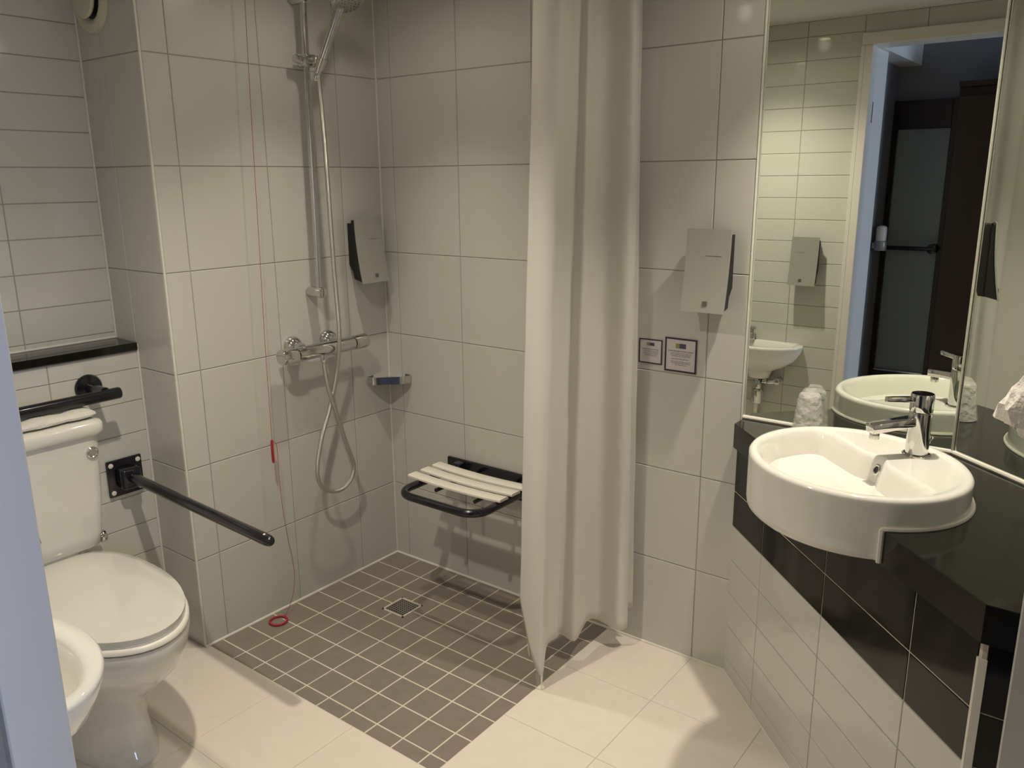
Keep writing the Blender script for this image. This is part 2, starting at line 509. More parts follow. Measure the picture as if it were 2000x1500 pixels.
# ------------------------------------------------------------------ doorway and corridor
bm = B()
box(bm, (DX0 - 0.05, YB + 0.0015, 0), (DX0 - 0.032, YB + 0.022, DZ - 0.0005), 0.002, 1)     # architrave left
box(bm, (DX0 - 0.0325, YB - 0.05, 0), (DX0, YB + 0.0219, DZ - 0.0004), 0.002, 1)     # lining
d1 = struct('door_1', bm, 'paint', 'white painted door frame at the left of the doorway')
bm = B(); box(bm, (DX0 - 0.05, YB + 0.0015, DZ), (XR - 0.001, YB + 0.022, DZ + 0.05), 0.003, 1)
box(bm, (DX0 - 0.032, YB - 0.12, DZ), (DX1 + 0.002, YB + 0.0015, DZ + 0.03)); obj('door_head', bm, 'paint', d1)
bm = B(); box(bm, (DX1, YB + 0.0015, 0), (XR - 0.001, YB + 0.022, DZ - 0.0005), 0.003, 1)
box(bm, (DX1, YB - 0.12, 0), (DX1 + 0.03, YB + 0.0015, DZ)); obj('door_jamb', bm, 'paint', d1)
bm = B(); box(bm, (DX0 - 0.04, YB - 0.29, 0), (DX0 - 0.012, YB - 0.064, DZ + 0.025), 0.002, 1); obj('door_leaf_edge', bm, 'paint', d1)
for z in (0.25, 1.73):
    bm = B(); box(bm, (DX0 - 0.0135, YB - 0.10, z - 0.045), (DX0 - 0.010, YB - 0.066, z + 0.045), 0.001, 1)
    for k in (-0.03, 0, 0.03): cyl(bm, (DX0 - 0.011, YB - 0.083 + 0.006 * (1 if k else -1), z + k), (DX0 - 0.0085, YB - 0.083 + 0.006 * (1 if k else -1), z + k), 0.0035, 8)
    obj('hinge_plate', bm, 'satin', d1)
YC = -2.65
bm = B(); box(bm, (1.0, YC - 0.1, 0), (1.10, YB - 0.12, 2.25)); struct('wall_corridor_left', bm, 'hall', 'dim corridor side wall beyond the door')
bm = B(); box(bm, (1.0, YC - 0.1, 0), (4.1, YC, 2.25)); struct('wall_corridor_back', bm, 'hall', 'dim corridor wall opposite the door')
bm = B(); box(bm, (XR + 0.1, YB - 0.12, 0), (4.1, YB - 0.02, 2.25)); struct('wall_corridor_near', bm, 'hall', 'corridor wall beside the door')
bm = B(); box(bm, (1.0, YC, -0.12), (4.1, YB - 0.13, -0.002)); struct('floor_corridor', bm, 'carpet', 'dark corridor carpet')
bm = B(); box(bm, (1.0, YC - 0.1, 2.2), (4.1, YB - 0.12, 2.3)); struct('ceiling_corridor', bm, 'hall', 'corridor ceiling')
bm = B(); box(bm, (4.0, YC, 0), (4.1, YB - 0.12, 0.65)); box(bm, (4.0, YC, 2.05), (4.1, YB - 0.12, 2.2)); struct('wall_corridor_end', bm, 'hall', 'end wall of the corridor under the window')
bm = B()
for y in (YC + 0.02, YB - 0.16): box(bm, (4.0, y - 0.02, 0.65), (4.06, y + 0.02, 2.05), 0.003, 1)
box(bm, (4.0, YC, 0.65), (4.06, YB - 0.12, 0.69)); box(bm, (4.0, YC, 2.01), (4.06, YB - 0.12, 2.05))
w1 = struct('window_1', bm, 'paint', 'window frame at the end of the corridor')
bm = B(); box(bm, (4.02, YC + 0.04, 0.69), (4.026, YB - 0.18, 2.01)); obj('pane', bm, mat('window_glass', (1, 1, 1), 0.0, trans=1.0, ior=1.45), w1)
bm = B(); box(bm, (1.10, YC, 2.0), (1.20, YB - 0.13, 2.2)); struct('trim_bulkhead', bm, 'paint', 'boxed duct under the corridor ceiling')

# dark wooden door with frosted panel across the corridor
t = thing('wooden_door', (1.25, YC, 0), 'dark wooden door with pale frosted panel across the corridor, seen in the mirror', 'door')
def bpart(name, lo, hi, m, p, bev=0.002):
    bm = B(); box(bm, lo, hi, bev, 1); return obj(name, bm, m, p)
for x0, x1 in ((1.075, 1.125), (1.375, 1.43)):
    bpart('stile', (x0, YC + 0.002, 0.0), (x1, YC + 0.045, 1.83), 'wood', t)
bpart('rail', (1.125, YC + 0.002, 1.69), (1.375, YC + 0.043, 1.83), 'wood', t)
bpart('rail', (1.125, YC + 0.002, 0.0), (1.375, YC + 0.043, 0.41), 'wood', t)
bpart('panel', (1.125, YC + 0.006, 0.41), (1.375, YC + 0.025, 1.69), 'frost', t)
bpart('threshold_strip', (1.125, YC + 0.025, 0.408), (1.375, YC + 0.05, 0.418), 'satin', t, 0.001)
bm = B(); tube(bm, smooth_path([(1.13, YC + 0.085, 1.085), (1.30, YC + 0.085, 1.085), (1.36, YC + 0.085, 1.085)], 3), 0.011, 12); hb = obj('bar_handle', bm, 'enamel', t, True)
bm = B(); cyl(bm, (1.36, YC + 0.025, 1.085), (1.36, YC + 0.09, 1.085), 0.026, 20, 0.004); obj('handle_rose', bm, 'enamel', hb, True)
t = thing('wardrobe', (1.55, YC, 0), 'tall dark wood wardrobe beside the frosted door, seen in the mirror', 'wardrobe')
bpart('carcass', (1.432, YC + 0.002, 0), (2.05, YC + 0.25, 1.86), 'wood', t)
for x0 in (1.436, 1.745): 
    dr = bpart('door', (x0, YC + 0.252, 0.04), (x0 + 0.302, YC + 0.272, 1.82), 'wood', t)
    bm = B(); xk = x0 + (0.27 if x0 < 1.5 else 0.03); cyl(bm, (xk, YC + 0.272, 1.0), (xk, YC + 0.295, 1.0), 0.012, 14, 0.003); obj('knob', bm, 'satin', dr, True)
bpart('top_board', (1.432, YC + 0.002, 1.86), (2.06, YC + 0.28, 1.885), 'wood', t)
t = thing('wall_dispenser', (1.10, -2.42, 1.08), 'small white cylindrical fitting on the corridor wall, seen in the mirror', 'wall fitting')
bm = B(); lathe(bm, [(0.028, 0), (0.030, 0.004), (0.030, 0.045), (0.028, 0.049)], (1.142, -2.42, 1.08), seg=24); obj('holder', bm, 'silver', t, True)
bm = B(); lathe(bm, [(0.026, 0.05), (0.026, 0.112), (0.022, 0.122), (0.012, 0.127), (0.001, 0.128)], (1.142, -2.42, 1.08), seg=24); obj('cap', bm, 'plastic', t, True)
bpart('bracket', (1.1005, -2.435, 1.09), (1.118, -2.405, 1.12), 'silver', t)

# ------------------------------------------------------------------ ceiling downlights
def downlight(x, y, w, beam, spill, label):
    t = thing('downlight', (x, y, H), label, 'downlight', 'ceiling downlights')
    bm = B(); lathe(bm, [(0.030, 0.0), (0.030, -0.004), (0.036, -0.006), (0.042, -0.004), (0.044, 0.0)], (x, y, H), seg=32, capb=False, capt=False); obj('trim_ring', bm, 'chrome', t, True)
    bm = B(); lathe(bm, [(0.0295, -0.0008), (0.02, -0.0015), (0.001, -0.002)], (x, y, H), seg=24); obj('bulb', bm, 'bulb', t, True)
    for deg, e, bl in ((beam, w, 1.0), (SPILL_DEG, w * spill, 0.5)):
        l = bpy.data.lights.new('downlight_lamp', 'SPOT')
        l.energy = e; l.color = WARM; l.shadow_soft_size = 0.025
        l.spot_size = math.radians(deg); l.spot_blend = bl
        o = bpy.data.objects.new('downlight_lamp', l); COL.objects.link(o)
        o.parent = t; o.location = (0, 0, -0.03)
downlight(*LAMPS[0], 'ceiling downlight over the grey shower floor')
downlight(*LAMPS[1], 'ceiling downlight over the middle of the beige floor')
downlight(*LAMPS[2], 'ceiling downlight over the wash basin')

# ================================================================== VANITY
FC = 1.3885                         # front panel: x + y = FC
E1 = Vector((1, -1, 0)).normalized(); E2 = Vector((1, 1, 0)).normalized()
CXn = 2.105                         # corner of the panel
v0 = Vector((FC, 0, 0)); LP = (CXn - FC) * math.sqrt(2)
t = thing('vanity_unit', (1.75, -0.36, 0), 'boxed-in vanity front of white and black tiles under the wash basin', 'vanity')
bm = B()
a0 = v0 + E2 * GT; a1 = Vector((CXn + GT * 0.4, FC - CXn + GT * 1.0, 0)); 
pol = [a0[:2], a1[:2], (XR - 0.001, a1.y), (XR - 0.001, a1.y + 0.06), (CXn + 0.05, a1.y + 0.06), (a0 + E2 * 0.05)[:2]]
prism(bm, pol, 0, 0.475); pan = obj('lower_panel', bm, 'grout', t)
bm = B(); prism(bm, pol, 0.4752, 0.729); pan2 = obj('upper_panel', bm, 'grout_light', t)
vz = [0.0] + [0.051 + 0.106 * k for k in range(0, 5)]
vb = [0.475, 0.581, 0.729]
S2 = math.sqrt(2)
vu = [0.0, (1.527 - FC) * S2, (1.753 - FC) * S2, (1.978 - FC) * S2, LP - 0.006]
yv = FC - CXn
for pn_, zs, tm in ((pan, vz, 'metro'), (pan2, vb, 'black_tile')):
    tiles(pn_, v0, E1, (0, 0, 1), vu, zs, tm)
    tiles(pn_, (CXn, yv, 0), (1, 0, 0), (0, 0, 1), [0.007, XR - CXn - 0.001], zs, tm)
bm = B()
cc = Vector((CXn, yv, 0))
prism(bm, [(cc - E1 * 0.008 - E2 * 0.002)[:2], (cc - E2 * 0.0045)[:2], (cc + Vector((0.010, -0.003, 0)))[:2], (cc + Vector((0.010, 0.004, 0)))[:2], (cc + E2 * 0.006 - E1 * 0.008)[:2]], 0, 0.68)
sp = obj('corner_strip', bm, 'plastic', t); sp['label'] = 'white vertical corner strip'
bm = B(); tube(bm, [v0 + Vector((0, 0, 0.002)) - E2 * 0.001, cc + Vector((0, 0, 0.002)) - E2 * 0.001], 0.0045, 8); obj('floor_bead', bm, 'silicone', t)

# basin outline in (u, v): u along the front edge, v to the back
BC = Vector((1.79, -0.345, 0)); BA, BB = 0.245, 0.218
ZR = 0.86
VE = (FC - 0.045 - (BC.x + BC.y)) / S2          # counter front edge in v
def bw(u, v, z): 
    p = BC + E1 * u + E2 * v
    return Vector((p.x, p.y, z))
th0 = math.asin(VE / BB)
# counter top with a round cut-out
ue = (BA + 0.002) * math.cos(th0)
poly = [Vector((XE + 0.002, YM - 0.002, 0)), Vector((XE + 0.002, FC - 0.045 - XE - 0.002, 0))]
NA = 48
for k in range(NA + 1):
    th = (PI - th0) + (th0 - (PI - th0)) * k / NA
    poly.append(bw((BA + 0.002) * math.cos(th), (BB + 0.002) * math.sin(th), 0))
poly += [Vector((CXn, FC - 0.045 - CXn, 0)), Vector((XR - 0.001, FC - 0.045 - CXn, 0))]
pe = Vector((XM, YM, 0)) + MD * ML + MN * 0.002; pe.x = XR - 0.001
poly += [pe, Vector((XM - 0.0015, YM - 0.002, 0))]
bm = B(); prism(bm, [p[:2] for p in poly], 0.731, ZC, 0.0015)
ct = tag(obj('countertop', bm, 'black', None, loc=(1.75, -0.3, 0.731)), 'black polished stone vanity countertop around the wash basin', 'countertop')

# basin
OVU = 0.0
t = thing('wash_basin', (BC.x, BC.y, 0.731), 'round white drum-shaped wash basin half sunk into the black countertop', 'wash basin')
bm = B()
NT, NRr = 112, 46
def hgt(r, th):
    u, v = BA * r * math.cos(th), BB * r * math.sin(th)
    s1 = sstep((0.915 - r) / 0.17)
    vd = 0.050 + 0.020 * math.exp(-(u / 0.030) ** 2)
    s2 = sstep((vd - v) / 0.045)
    edge = 0.006 * sstep((r - 0.965) / 0.035) ** 2
    dish = 0.012 * (1 - min(1, (r / 0.8) ** 2))
    return ZR - edge - (0.098 + dish) * s1 * s2 - 0.003 * sstep((0.93 - r) / 0.05)
rings = []
cv = bm.verts.new(bw(0, 0, hgt(0, 0)))
for i in range(1, NRr + 1):
    r = i / NRr
    rings.append([bm.verts.new(bw(BA * r * math.cos(2 * PI * k / NT), BB * r * math.sin(2 * PI * k / NT), hgt(r, 2 * PI * k / NT))) for k in range(NT)])
for k in range(NT): bm.faces.new((cv, rings[0][k], rings[0][(k + 1) % NT]))
for i in range(NRr - 1):
    for k in range(NT): bm.faces.new((rings[i][k], rings[i + 1][k], rings[i + 1][(k + 1) % NT], rings[i][(k + 1) % NT]))
prev = rings[-1]
for z in (ZR - 0.012, 0.801):
    cur = [bm.verts.new(bw(BA * math.cos(2 * PI * k / NT), BB * math.sin(2 * PI * k / NT), z)) for k in range(NT)]
    for k in range(NT): bm.faces.new((prev[k], cur[k], cur[(k + 1) % NT], prev[(k + 1) % NT]))
    prev = cur
bm.faces.new(prev)
# lower front half, hanging before the counter edge
arc = [(PI - th0) + (2 * PI + th0 - (PI - th0)) * k / 60 for k in range(61)]
VF = VE - 0.003
def front(scale, z, inset=0.0):
    pts = []
    for th in arc:
        u, v = BA * scale * math.cos(th), BB * scale * math.sin(th)
        pts.append(bw(u, min(v, VF - inset), z))
    return pts
loft(bm, [front(1, 0.803), front(1, 0.75), front(0.992, 0.738), front(0.965, 0.732), front(0.90, 0.7305)])
obj('bowl', bm, 'ceramic', t, True, auto=50)
bm = B()
ov = bw(OVU, 0.0535, 0.8305) ; od = (-E2 * 0.95 + Vector((0, 0, 0.31))).normalized()
lathe(bm, [(0.0075, -0.002), (0.0075, 0.0015), (0.0100, 0.0022), (0.0125, 0.001), (0.0130, -0.003)], ov, od, 24, False, False); ovo = obj('overflow_ring', bm, 'chrome', t, True)
bm = B(); lathe(bm, [(0.0076, -0.003), (0.0076, 0.0)], ov, od, 20); obj('overflow_hole', bm, 'dark_pl', ovo)
bm = B(); lathe(bm, [(0.032, 0), (0.032, 0.003), (0.026, 0.005), (0.001, 0.006)], bw(0, -0.03, ZR - 0.113), seg=28); obj('waste_plug', bm, 'chrome', t, True)
bm = B()
pts = [bw((BA + 0.003) * math.cos(th), (BB + 0.003) * math.sin(th), ZC + 0.002) for th in [(PI - th0) + (th0 - (PI - th0)) * k / 60 for k in range(61)]]
pts = [pts[0] + Vector((0, 0, -0.068)) - E2 * 0.002, pts[0] - E2 * 0.002 ] + pts + [pts[-1] - E2 * 0.002, pts[-1] + Vector((0, 0, -0.068)) - E2 * 0.002]
tube(bm, pts, 0.0055, 8); sb = obj('silicone_bead', bm, 'silicone', t, True); sb['label'] = 'white silicone joint round the basin'

# basin tap
TB = Vector((1.889, -0.234, ZR - 0.003))
t = thing('basin_tap', TB, 'chrome single-lever tap on the round wash basin', 'tap')
bm = B(); lathe(bm, [(0.030, 0), (0.030, 0.003), (0.027, 0.005), (0.024, 0.005)], TB, seg=36); obj('base_ring', bm, 'chrome', t, True)
bm = B(); lathe(bm, [(0.0235, 0.004), (0.0235, 0.097), (0.0225, 0.098), (0.0225, 0.1), (0.0235, 0.101)], TB, seg=36); obj('body', bm, 'chrome', t, True)
bm = B(); lathe(bm, [(0.0235, 0.1012), (0.0240, 0.103), (0.0240, 0.137), (0.0225, 0.140), (0.001, 0.1405)], TB, seg=36); hd = obj('lever_head', bm, 'chrome', t, True)
bm = B()
l0 = TB + Vector((0, 0, 0.128)) - E2 * 0.02; l1 = TB + Vector((0, 0, 0.130)) - E2 * 0.085
def bar(bm, p0, p1, w, h, side):
    up_ = (p1 - p0).cross(side).normalized()
    R_ = [[p + side * (sx_ * w) + up_ * (sy_ * h) for sx_, sy_ in ((-1, -1), (1, -1), (1, 1), (-1, 1))] for p in (p0, p1)]
    loft(bm, R_)
    bmesh.ops.bevel(bm, geom=list(bm.edges), offset=min(w, h) * 0.35, segments=2, profile=0.5, affect='EDGES')
bar(bm, l0, l1, 0.0065, 0.006, E1); obj('lever', bm, 'chrome', hd, True)
bm = B(); s0 = TB + Vector((0, 0, 0.078)) - E2 * 0.018; s1 = TB + Vector((0, 0, 0.066)) - E2 * 0.118
bar(bm, s0, s1, 0.0155, 0.0105, E1); spt = obj('spout', bm, 'chrome', t, True)
bm = B(); pa = TB + Vector((0, 0, 0.058)) - E2 * 0.104; cyl(bm, pa, pa + Vector((0, 0, -0.0155)), 0.0105, 20, 0.001); obj('aerator', bm, 'satin', spt, True)
bm = B(); pr_ = TB + E2 * 0.027
tube(bm, [TB + E2 * 0.02 + Vector((0, 0, 0.022)), pr_ + Vector((0, 0, 0.025)), pr_ + E2 * 0.008 + Vector((0, 0, 0.036))], 0.0022, 8); lathe(bm, [(0.001, 0), (0.005, 0.002), (0.005, 0.006), (0.001, 0.008)], pr_ + E2 * 0.008 + Vector((0, 0, 0.034)), seg=12); obj('pop_up_rod', bm, 'chrome', t, True)

# wrapped tumbler on the counter
CP = Vector((1.583, -0.012, ZC + 0.0005))
t = thing('plastic_cup', CP, 'upturned clear plastic cup in a crumpled wrapper on the counter by the mirror', 'cup')
bm = B(); lathe(bm, [(0.037, 0.0), (0.039, 0.002), (0.037, 0.006), (0.0275, 0.098), (0.025, 0.102), (0.001, 0.1015)], CP, seg=28, capb=False); obj('cup', bm, 'cup', t, True)
bm = B()
rings = []
rnd = random.Random(3)
for i in range(12):
    z = 0.0 + i * 0.0105
    rr = 0.0410 - 0.0115 * (i / 9) if i < 10 else 0.0295 - 0.007 * (i - 9)
    rings.append([CP + Vector((math.cos(a) * (rr + rnd.uniform(-0.0013, 0.0013)), math.sin(a) * (rr + rnd.uniform(-0.0013, 0.0013)), z + (rnd.uniform(-0.0015, 0.0015) if i else 0.0008))) for a in [2 * PI * k / 22 for k in range(22)]])
for r_ in rings:
    for p in r_: p.y = min(p.y, YM - 0.003)
loft(bm, rings, (False, True)); obj('wrapper', bm, 'film', t)

# crumpled plastic bag hanging at the right of the mirror
t = thing('plastic_bag', (2.16, -0.37, 0.95), 'crumpled white plastic bag hanging from a hook at the right edge', 'bag')
bm = B(); rings = []
rnd = random.Random(11)
prof = [(0.972, 0.035, 2.105), (0.980, 0.060, 2.120), (1.000, 0.080, 2.128), (1.03, 0.088, 2.135), (1.06, 0.080, 2.142), (1.09, 0.068, 2.150), (1.12, 0.056, 2.157), (1.16, 0.038, 2.165), (1.20, 0.024, 2.172), (1.24, 0.015, 2.178), (1.27, 0.012, 2.18)]
NB = 30
for z, r, cx_ in prof:
    ring = []
    for k in range(NB):
        a = 2 * PI * k / NB
        rr = r * (1 + 0.10 * math.sin(5 * a + z * 31) + 0.07 * math.sin(9 * a - z * 57)) + rnd.uniform(-0.002, 0.002)
        ring.append(Vector((cx_ + math.cos(a) * rr, -0.37 + math.sin(a) * rr * 0.75, z + rnd.uniform(-0.003, 0.003) - 0.020 * math.cos(a) * (1 if z < 1.0 else 0))))
    rings.append(ring)
loft(bm, rings); obj('bag_body', bm, 'bag', t, True, auto=25)
bm = B(); tube(bm, smooth_path([(2.18, -0.37, 1.262), (2.181, -0.372, 1.29), (2.185, -0.37, 1.31), (2.189, -0.368, 1.29), (2.184, -0.37, 1.262)], 4), 0.004, 8); obj('bag_loop', bm, 'bag', t, True)
t = thing('wall_hook', (XR, -0.37, 1.30), 'chrome wall hook holding the white plastic bag', 'hook')
bm = B(); cyl(bm, (XR, -0.37, 1.30), (XR - 0.008, -0.37, 1.30), 0.022, 20, 0.002); obj('rose', bm, 'chrome', t, True)
bm = B(); tube(bm, smooth_path([(XR - 0.005, -0.37, 1.30), (2.22, -0.37, 1.30), (2.175, -0.37, 1.302), (2.165, -0.37, 1.318)], 5), 0.005, 10); obj('arm', bm, 'chrome', t, True)

# ================================================================== SHOWER
# riser rail
RX, RY = 0.055, -0.349
t = thing('shower_rail', (0, RY, 1.09), 'vertical chrome shower rail on the left shower wall', 'shower rail')
bm = B(); tube(bm, [(RX, RY - 0.006, 1.075), (RX, RY + 0.003, 2.03)], 0.0105, 20); obj('rail_tube', bm, 'chrome', t, True)
for z, y in ((1.094, RY - 0.006), (2.005, RY + 0.003)):
    bm = B(); cyl(bm, (0.0005, y, z), (RX + 0.018, y, z), 0.0175, 24, 0.004); obj('wall_bracket', bm, 'chrome', t, True)
ZS = 1.822
bm = B(); box(bm, (RX - 0.020, RY - 0.022, ZS - 0.020), (RX + 0.022, RY + 0.024, ZS + 0.018), 0.006, 2)
cyl(bm, (RX, RY - 0.020, ZS), (RX, RY - 0.046, ZS + 0.002), 0.013, 18, 0.003)
sl = obj('slider', bm, 'chrome', t, True)
HP0 = Vector((0.098, -0.337, 1.792)); HP1 = Vector((0.170, -0.307, 1.958))
hdv = (HP1 - HP0).normalized()
bm = B(); tube(bm, [HP0 + hdv * 0.002, HP0 + hdv * 0.036], [0.0150, 0.0185], 20); box(bm, (RX + 0.015, RY - 0.002, ZS - 0.012), (HP0.x + 0.004, RY + 0.014, ZS + 0.010), 0.003, 1); obj('holder', bm, 'satin', sl, True)
# hand shower
t = thing('hand_shower', HP0, 'chrome hand shower resting in the rail holder', 'shower head')
bm = B(); tube(bm, [HP0 - hdv * 0.012, HP0 + hdv * 0.02, HP0 + hdv * 0.10, HP1 + hdv * 0.012], [0.0095, 0.0115, 0.0135, 0.0145], 20); obj('handle', bm, 'chrome', t, True)
fn = Vector((0.42, -0.02, -0.91)).normalized(); fc = HP1 + Vector((0.034, 0.008, 0.016))
bm = B(); lathe(bm, [(0.047, 0.0), (0.051, -0.003), (0.052, -0.010), (0.045, -0.024), (0.028, -0.036), (0.001, -0.040)], fc, fn, 36); hh = obj('head', bm, 'chrome', t, True)
bm = B(); lathe(bm, [(0.046, 0.0004), (0.044, 0.002), (0.001, 0.0025)], fc, fn, 36); obj('spray_face', bm, 'silver', hh, True)
fx, fy = frame_from(fn)
bm = B()
for rr, nn in ((0.012, 6), (0.024, 12), (0.036, 18)):
    for k in range(nn):
        p = fc + fn * 0.002 + fx * rr * math.cos(2 * PI * k / nn) + fy * rr * math.sin(2 * PI * k / nn); cyl(bm, p, p + fn * 0.0018, 0.0016, 6)
nz = obj('spray_nozzles', bm, 'badge', hh); nz['kind'] = 'stuff'
# mixer
t = thing('shower_mixer', (0, -0.36, 0.90), 'horizontal chrome thermostatic shower mixer bar on the left shower wall', 'shower mixer')
MX, MZ = 0.062, 0.902
bm = B(); cyl(bm, (MX, -0.472, MZ), (MX, -0.232, MZ), 0.0245, 28, 0.002); obj('mixer_body', bm, 'chrome', t, True)
bm = B(); cyl(bm, (MX, -0.538, MZ), (MX, -0.476, MZ), 0.0262, 28, 0.005)
tube(bm, [(MX + 0.016, -0.526, MZ - 0.012), (MX + 0.016, -0.48, MZ - 0.012)], 0.011, 10); obj('flow_handle', bm, 'chrome', t, True)
bm = B(); cyl(bm, (MX, -0.228, MZ), (MX, -0.168, MZ), 0.0255, 28, 0.004); obj('temperature_handle', bm, 'satin', t, True)
bm = B(); cyl(bm, (MX, -0.232, MZ), (MX, -0.2275, MZ), 0.0225, 24); obj('scale_ring', bm, 'dark_pl', t, True)
for y in (-0.444, -0.292):
    bm = B(); lathe(bm, [(0.033, 0.0005), (0.033, 0.010), (0.030, 0.019), (0.022, 0.028), (0.016, 0.032), (0.016, 0.055)], (0, y, MZ + 0.018), (1, 0, 0), 32); obj('wall_rose', bm, 'chrome', t, True)
bm = B(); cyl(bm, (0.073, -0.372, MZ - 0.016), (0.073, -0.372, MZ - 0.040), 0.0115, 18, 0.001); obj('hose_outlet', bm, 'chrome', t, True)
# hose
hp = [(0.073, -0.372, 0.872), (0.074, -0.371, 0.835), (0.078, -0.364, 0.765), (0.084, -0.345, 0.687), (0.086, -0.303, 0.546), (0.083, -0.275, 0.462), (0.080, -0.302, 0.405), (0.078, -0.360, 0.392), (0.076, -0.418, 0.425), (0.075, -0.433, 0.489), (0.073, -0.406, 0.592),
      (0.068, -0.357, 0.691), (0.085, -0.331, 0.812), (0.106, -0.326, 0.953), (0.104, -0.330, 1.179), (0.102, -0.334, 1.541), (0.099, -0.337, 1.70), tuple(HP0 - hdv * 0.010)]
bm = B(); tube(bm, smooth_path(hp, 8), 0.0072, 12)
sho = tag(obj('shower_hose', bm, 'hose', None, True, loc=(0.08, -0.36, 0.39)), 'flexible metal shower hose looping down from the mixer', 'hose')
bm = B(); cyl(bm, HP0 - hdv * 0.034, HP0 - hdv * 0.011, 0.0098, 16, 0.001); obj('end_nut', bm, 'chrome', sho, True)

# soap dispensers
def dispenser(loc, rz, label, size=1.0):
    """back on y = 0 facing -y, origin at the bottom centre of the back"""
    t = thing('soap_dispenser', loc, label, 'soap dispenser', 'wall soap dispensers')
    t.rotation_euler = (0, 0, rz)
    w, h = 0.063, 0.222
    def local(name, bm, m, p, smooth=False):
        bmesh.ops.recalc_face_normals(bm, faces=bm.faces)
        me = bpy.data.meshes.new(name); bm.to_mesh(me); bm.free(); me.materials.append(M[m])
        o = bpy.data.objects.new(name, me); COL.objects.link(o); o.parent = p
        if smooth:
            me.polygons.foreach_set('use_smooth', [True] * len(me.polygons)); me.set_sharp_from_angle(angle=0.6)
        return o
    # black body, side profile (depth, z)
    prof = [(0.0, 0.062), (0.018, 0.040), (0.024, 0.012), (0.046, 0.010), (0.048, 0.10), (0.044, 0.205), (0.036, 0.217), (0.022, 0.217), (0.020, 0.206), (0.0, 0.206)]
    bm = B(); L_ = [bm.verts.new((-w + 0.011, -y, z)) for y, z in prof]; R_ = [bm.verts.new((w - 0.011, -y, z)) for y, z in prof]
    n = len(prof); bm.faces.new(L_); bm.faces.new(R_[::-1])
    for i in range(n): bm.faces.new((L_[i], L_[(i + 1) % n], R_[(i + 1) % n], R_[i]))
    local('body', bm, 'dark_pl', t)
    # curved silver cover
    bm = B()
    N_ = 14; rows = []
    for i in range(N_ + 1):
        s = i / N_; z = h * (1 - s); y = 0.047 + 0.006 * s + 0.022 * s * s
        rows.append([bm.verts.new((x, -y - k, z)) for x, k in ((-w, 0), (w, 0), (w, 0.0045), (-w, 0.0045))])
    for i in range(N_):
        for k in range(4): bm.faces.new((rows[i][k], rows[i][(k + 1) % 4], rows[i + 1][(k + 1) % 4], rows[i + 1][k]))
    bm.faces.new(rows[0]); bm.faces.new(rows[-1][::-1])
    cv_ = local('cover', bm, 'silver', t, True)
    # dark inner cheeks under the cover
    pr2 = [(0.040, 0.012), (0.074, 0.003), (0.064, 0.05), (0.056, 0.11), (0.049, 0.19), (0.046, 0.218), (0.038, 0.214)]
    for s_ in (-1, 1):
        bm = B()
        A_ = [bm.verts.new((s_ * (w - 0.010), -y, z)) for y, z in pr2]; C_ = [bm.verts.new((s_ * (w - 0.004), -y, z)) for y, z in pr2]
        n = len(pr2); bm.faces.new(A_); bm.faces.new(C_[::-1])
        for i in range(n): bm.faces.new((A_[i], A_[(i + 1) % n], C_[(i + 1) % n], C_[i]))
        local('side_cheek', bm, 'dark_pl', t)
    bm = B(); box(bm, (0.001, -0.0782, 0.018), (0.0135, -0.0735, 0.031), 0.0006, 1)
    bd = local('badge', bm, 'badge', cv_); bd['label'] = 'small dark square badge'
    bm = B(); box(bm, (-0.005, -0.0562, 0.150), (0.040, -0.0535, 0.1515)); local('embossed_line', bm, 'badge', cv_)
    return t
dispenser((1.296, 0.0, 1.100), 0, 'silver grey soap dispenser on the back wall above the two notices')
dispenser((0.0, -0.118, 1.105), -PI / 2 + PI, 'silver grey soap dispenser in the shower corner above the corner shelf')
dispenser((0.980, YB, 0.962), PI, 'silver grey soap dispenser above the small hand basin, seen in the mirror')

# chrome corner soap shelf
t = thing('corner_shelf', (0, 0, 0.725), 'small chrome corner soap shelf in the shower corner', 'shelf')
NC = 20
def cshelf(r, z0, z1, ins):
    pts = [(0.0015 + ins, -0.0015 - ins)]
    ctrl = [(0.0015 + ins, -r), (0.030, -r + 0.006), (0.072 - ins, -0.072 + ins), (r - 0.006, -0.030), (r, -0.0015 - ins)]
    return pts + [(p.x, p.y) for p in smooth_path([(a, b, 0) for a, b in ctrl], 5)]
bm = B(); prism(bm, cshelf(0.116, 0, 0, 0.0), 0.722, 0.730); obj('tray', bm, 'chrome', t, True)
bm = B()
pth = [(0.003, -0.116, 0.737), (0.033, -0.111, 0.737), (0.073, -0.073, 0.737), (0.111, -0.033, 0.737), (0.116, -0.003, 0.737)]
pp = smooth_path(pth, 6)
for p, q in zip(pp[:-1], pp[1:]):
    n_ = Vector((1, -1, 0)).normalized() * 0.004
    vs = [p + Vector((0, 0, -0.0155)), q + Vector((0, 0, -0.0155)), q + Vector((0, 0, 0.0125)), p + Vector((0, 0, 0.0125))]
    A_ = [bm.verts.new(v) for v in vs]; C_ = [bm.verts.new(v + n_) for v in vs]
    bm.faces.new(A_[::-1]); bm.faces.new(C_)
    bm.faces.new((A_[0], A_[1], C_[1], C_[0])); bm.faces.new((A_[2], A_[3], C_[3], C_[2]))
obj('front_rim', bm, 'chrome', t, True, auto=30)
for (x0, y0, x1, y1) in ((0.0005, -0.116, 0.006, -0.088), (0.088, -0.006, 0.116, -0.0005)):
    bm = B(); box(bm, (x0, y0, 0.722), (x1, y1, 0.752), 0.0015, 1); obj('wall_plate', bm, 'chrome', t, True)

